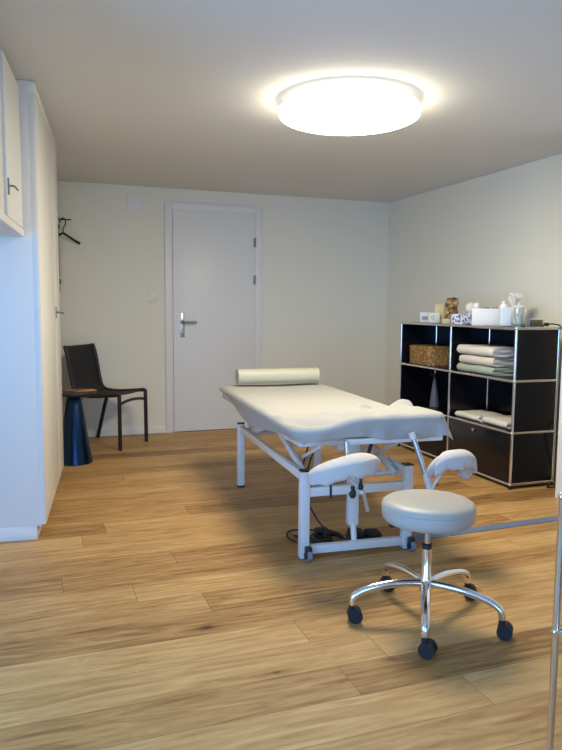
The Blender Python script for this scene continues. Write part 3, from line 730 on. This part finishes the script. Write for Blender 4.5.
# foot pedal and cables on the floor under the table
fp = thing('foot_pedal', 'black foot control pedal on the floor under the massage table', 'foot pedal', (1.60, 3.13, 0), R(-12))
MB().box(-.09, .09, -.06, .06, 0, .022, .01, seg=3).build('base', 'blackpl', fp)
b = MB(); b.box(-.085, -.005, -.05, .05, .02, .052, .014, seg=3); b.box(.005, .085, -.05, .05, .02, .046, .014, seg=3); b.build('pedal', 'rubber', fp)
o = thing('coiled_cable', 'tangled black cable in loops on the floor under the massage table', 'cable', (0, 0, 0))
coil = [(1.47, 3.22, .018)]
for k in range(60):
    t = k / 59; cx_, cy_ = 1.46 - .13 * t, 3.2 - .10 * t + .05 * math.sin(t * 7)
    coil.append((cx_ + .014 * math.cos(k * 1.3), cy_ + .006, .020 + .012 * math.sin(k * 1.3)))
b = MB(); b.tube(smoothp(coil, 3), .0055, 6)
b.tube(smoothp([(1.47, 3.2, .02), (1.38, 3.3, .02), (1.27, 3.36, .008), (1.22, 3.25, .008), (1.27, 3.12, .008), (1.36, 3.08, .008), (1.42, 3.13, .008), (1.38, 3.22, .008), (1.26, 3.28, .008)], 8), .0045, 8)
b.tube(smoothp([(1.44, 3.24, .02), (1.40, 3.30, .08), (1.35, 3.32, .20), (1.36, 3.33, .36), (1.42, 3.34, .49)], 8), .0045, 8)
b.tube(smoothp([(1.26, 3.28, .008), (1.30, 3.22, .02), (1.325, 3.28, .16), (1.33, 3.34, .34), (1.38, 3.36, .50)], 8), .0045, 8)
for kk in range(2): b.tube([(1.395 + (.085 - .012 * kk) * math.cos(q / 24 * 2 * PI), 3.14 + (.115 - .02 * kk) * math.sin(q / 24 * 2 * PI), .012 + .016 * kk + .006 * math.sin(q * 1.1)) for q in range(25)], .0085, 8)
b.build('cord', 'plug', o)
MB().box(1.385, 1.455, 3.255, 3.305, 0, .035, .01, seg=3).build('connector', 'blackpl', o)

# strip on the floor between the table and the pier
b = MB(); p0, p1 = Vector((1.72, 3.050)), Vector((3.14, 3.110)); t_ = (p1 - p0).normalized(); n_ = Vector((-t_.y, t_.x)) * .034
c_ = [p0 - n_, p1 - n_, p1 + n_, p0 + n_]
b.prism([tuple(p) for p in c_], 0.0, .004)
c2 = [p0 - n_ * .6, p1 - n_ * .6, p1 + n_ * .6, p0 + n_ * .6]
tag(b.build('floor_strip', 'strip', smooth=False), 'flat blue-grey strip across the wooden floor between massage table and wall', 'floor strip')

# ------------------------------------------------------------------ rolling stool
so = thing('rolling_stool', 'round rolling stool with pale cushion, chrome column and five-star base', 'stool', (1.410, 2.226, 0))
pr = [(x * 1.025, z + .022 + (z - .372) * .05) for x, z in [(0, .372), (.14, .372), (.160, .376), (.170, .386), (.1735, .400), (.1735, .424), (.1725, .428), (.1735, .432), (.170, .442), (.158, .450), (.13, .4545), (.08, .457), (0, .458)]]
MB().lathe(pr, n=72).build('seat', 'stool', so)
MB().lathe([(.177, .4505), (.1797, .453), (.177, .4555)], n=72, cap0=False, cap1=False).build('seam_piping', 'stool', so)
MB().lathe([(.05, .377), (.075, .384), (.075, .394)], n=24).build('mount_plate', 'blackpl', so)
b = MB(); b.tube([(-.02, 0, .384), (-.135, .02, .384)], .004, 8); b.box(-.155, -.125, .012, .03, .377, .389, .004); b.build('height_lever', 'blackpl', so)
MB().lathe([(.0105, .28), (.0105, .38)], n=16).build('piston', 'satin', so)
MB().lathe([(.0185, .285), (.0195, .29), (.0195, .302), (.012, .306)], n=24).build('collar', 'blackpl', so)
MB().lathe([(.012, .118), (.026, .12), (.027, .128), (.026, .165), (.0185, .175), (.0185, .290)], n=28).build('column', 'chrome', so)
for k in range(5):
    a = R(166 + 72 * k); c, s_ = math.cos(a), math.sin(a)
    def pt(r_, z_): return (r_ * c, r_ * s_, z_)
    pth = smoothp([pt(.015, .148), pt(.08, .150), (.15 * c, .15 * s_, .146), pt(.22, .134), pt(.265, .118), pt(.288, .098), pt(.292, .070)], 5)
    n = len(pth)
    lg = MB().tube(pth, [.019 - .004 * i / n for i in range(n)], 14, flat=(1.0, .85)).build('leg', 'chrome', so)
    px, py = .292 * c, .292 * s_; tw = R([-18, -50, -42, -28, -12][k]); wc, ws = math.cos(tw), math.sin(tw)
    ax, ay = px + .012 * wc, py + .012 * ws; hx, hy = -ws, wc
    w_ = MB()
    for s2 in (-1, 1):
        w_.tube([(ax + hx * .006 * s2, ay + hy * .006 * s2, .0285), (ax + hx * .024 * s2, ay + hy * .024 * s2, .0285)], .0283, 24)
    w_.tube([(ax + hx * .026, ay + hy * .026, .0285), (ax - hx * .026, ay - hy * .026, .0285)], .010, 12)
    w_.tube([(px, py, .035), (px, py, .075)], .012, 12)
    w_.sphere((ax, ay, .036), .024, 14, (.9, .9, .9))
    w_.build('caster', 'rubber', lg)

# ------------------------------------------------------------------ chrome frame stand at the right edge
PX, PY = 1.270, 1.374
fs = thing('chrome_stand', 'chrome tube frame stand cut off at the right edge, nearest the camera', 'stand', (PX, PY, 0))
zz = [.368, .732]
for x in (0, .50):
    for y in (0, -.50):
        MB().tube([(x, y, .022), (x, y, .732)], .0095, 16).build('post', 'chrome', fs)
        MB().lathe([(.014, 0), (.014, .012), (.007, .014), (.007, .024)], c=(x, y, 0), n=16).build('foot', 'rubber', fs)
for z in zz:
    for x in (0, .50):
        MB().tube([(x, 0, z), (x, -.50, z)], .0095, 16).build('cross_tube', 'chrome', fs)
        for y in (0, -.50): MB().sphere((x, y, z), .0128, 16).build('joint_ball', 'chrome', fs)
    for y in (0, -.50): MB().tube([(0, y, z), (.50, y, z)], .0095, 16).build('cross_tube', 'chrome', fs)
MB().box(.006, .494, -.494, -.006, .728, .736, .002).build('top_panel', 'shelfblack', fs)

# ------------------------------------------------------------------ light
def area(name, loc, rot, sx, sy, e, col):
    l = bpy.data.lights.new(name, 'AREA'); l.shape = 'RECTANGLE'; l.size = sx; l.size_y = sy; l.energy = e; l.color = col
    o = bpy.data.objects.new(name, l); C.objects.link(o); o.location = loc; o.rotation_euler = rot; return o
area('window_daylight', ((WX0 + WX1) / 2, YF - .25, .88), (R(90), 0, 0), WX1 - WX0, WZ1, 48, (.18, .46, 1.0))
area('side_fill_light', (XL - .2, 1.15, 1.0), (R(90), 0, R(-65)), 1.5, 1.45, 41, (.18, .46, 1.0))  # added blue fill from the left to brighten the wardrobe side panel
wl = bpy.data.worlds.new('sky'); S.world = wl; wl.use_nodes = True
wl.node_tree.nodes['Background'].inputs['Color'].default_value = (.45, .65, 1, 1); wl.node_tree.nodes['Background'].inputs['Strength'].default_value = .6
pt_ = bpy.data.lights.new('lamp_glow', 'AREA'); pt_.shape = 'DISK'; pt_.size = .70; pt_.energy = 13; pt_.color = (1, .89, .66)
po = bpy.data.objects.new('lamp_glow', pt_); C.objects.link(po); po.location = (1.590, 3.388, ZC - .126)

# ------------------------------------------------------------------ camera
F, YAW, PIT, ROL, CH = 683.3256, .3457, .1001, .0082, 1.2146
fw = Vector((math.sin(YAW) * math.cos(PIT), math.cos(YAW) * math.cos(PIT), -math.sin(PIT)))
rt = Vector((math.cos(YAW), -math.sin(YAW), 0)); up = rt.cross(fw)
r2 = rt * math.cos(ROL) + up * math.sin(ROL); u2 = -rt * math.sin(ROL) + up * math.cos(ROL)
cd = bpy.data.cameras.new('camera'); co = bpy.data.objects.new('camera', cd); C.objects.link(co)
mm = Matrix((r2, u2, -fw)).transposed().to_4x4(); mm.translation = (0, 0, CH); co.matrix_world = mm
cd.sensor_fit = 'VERTICAL'; cd.sensor_height = 24; cd.sensor_width = 18; cd.lens = F * 24 / 750; cd.clip_start = .02
S.camera = co
S.view_settings.view_transform = 'Standard'; S.view_settings.look = 'None'; S.view_settings.gamma = 1; S.view_settings.use_curve_mapping = False
S.view_settings.exposure = 0.80
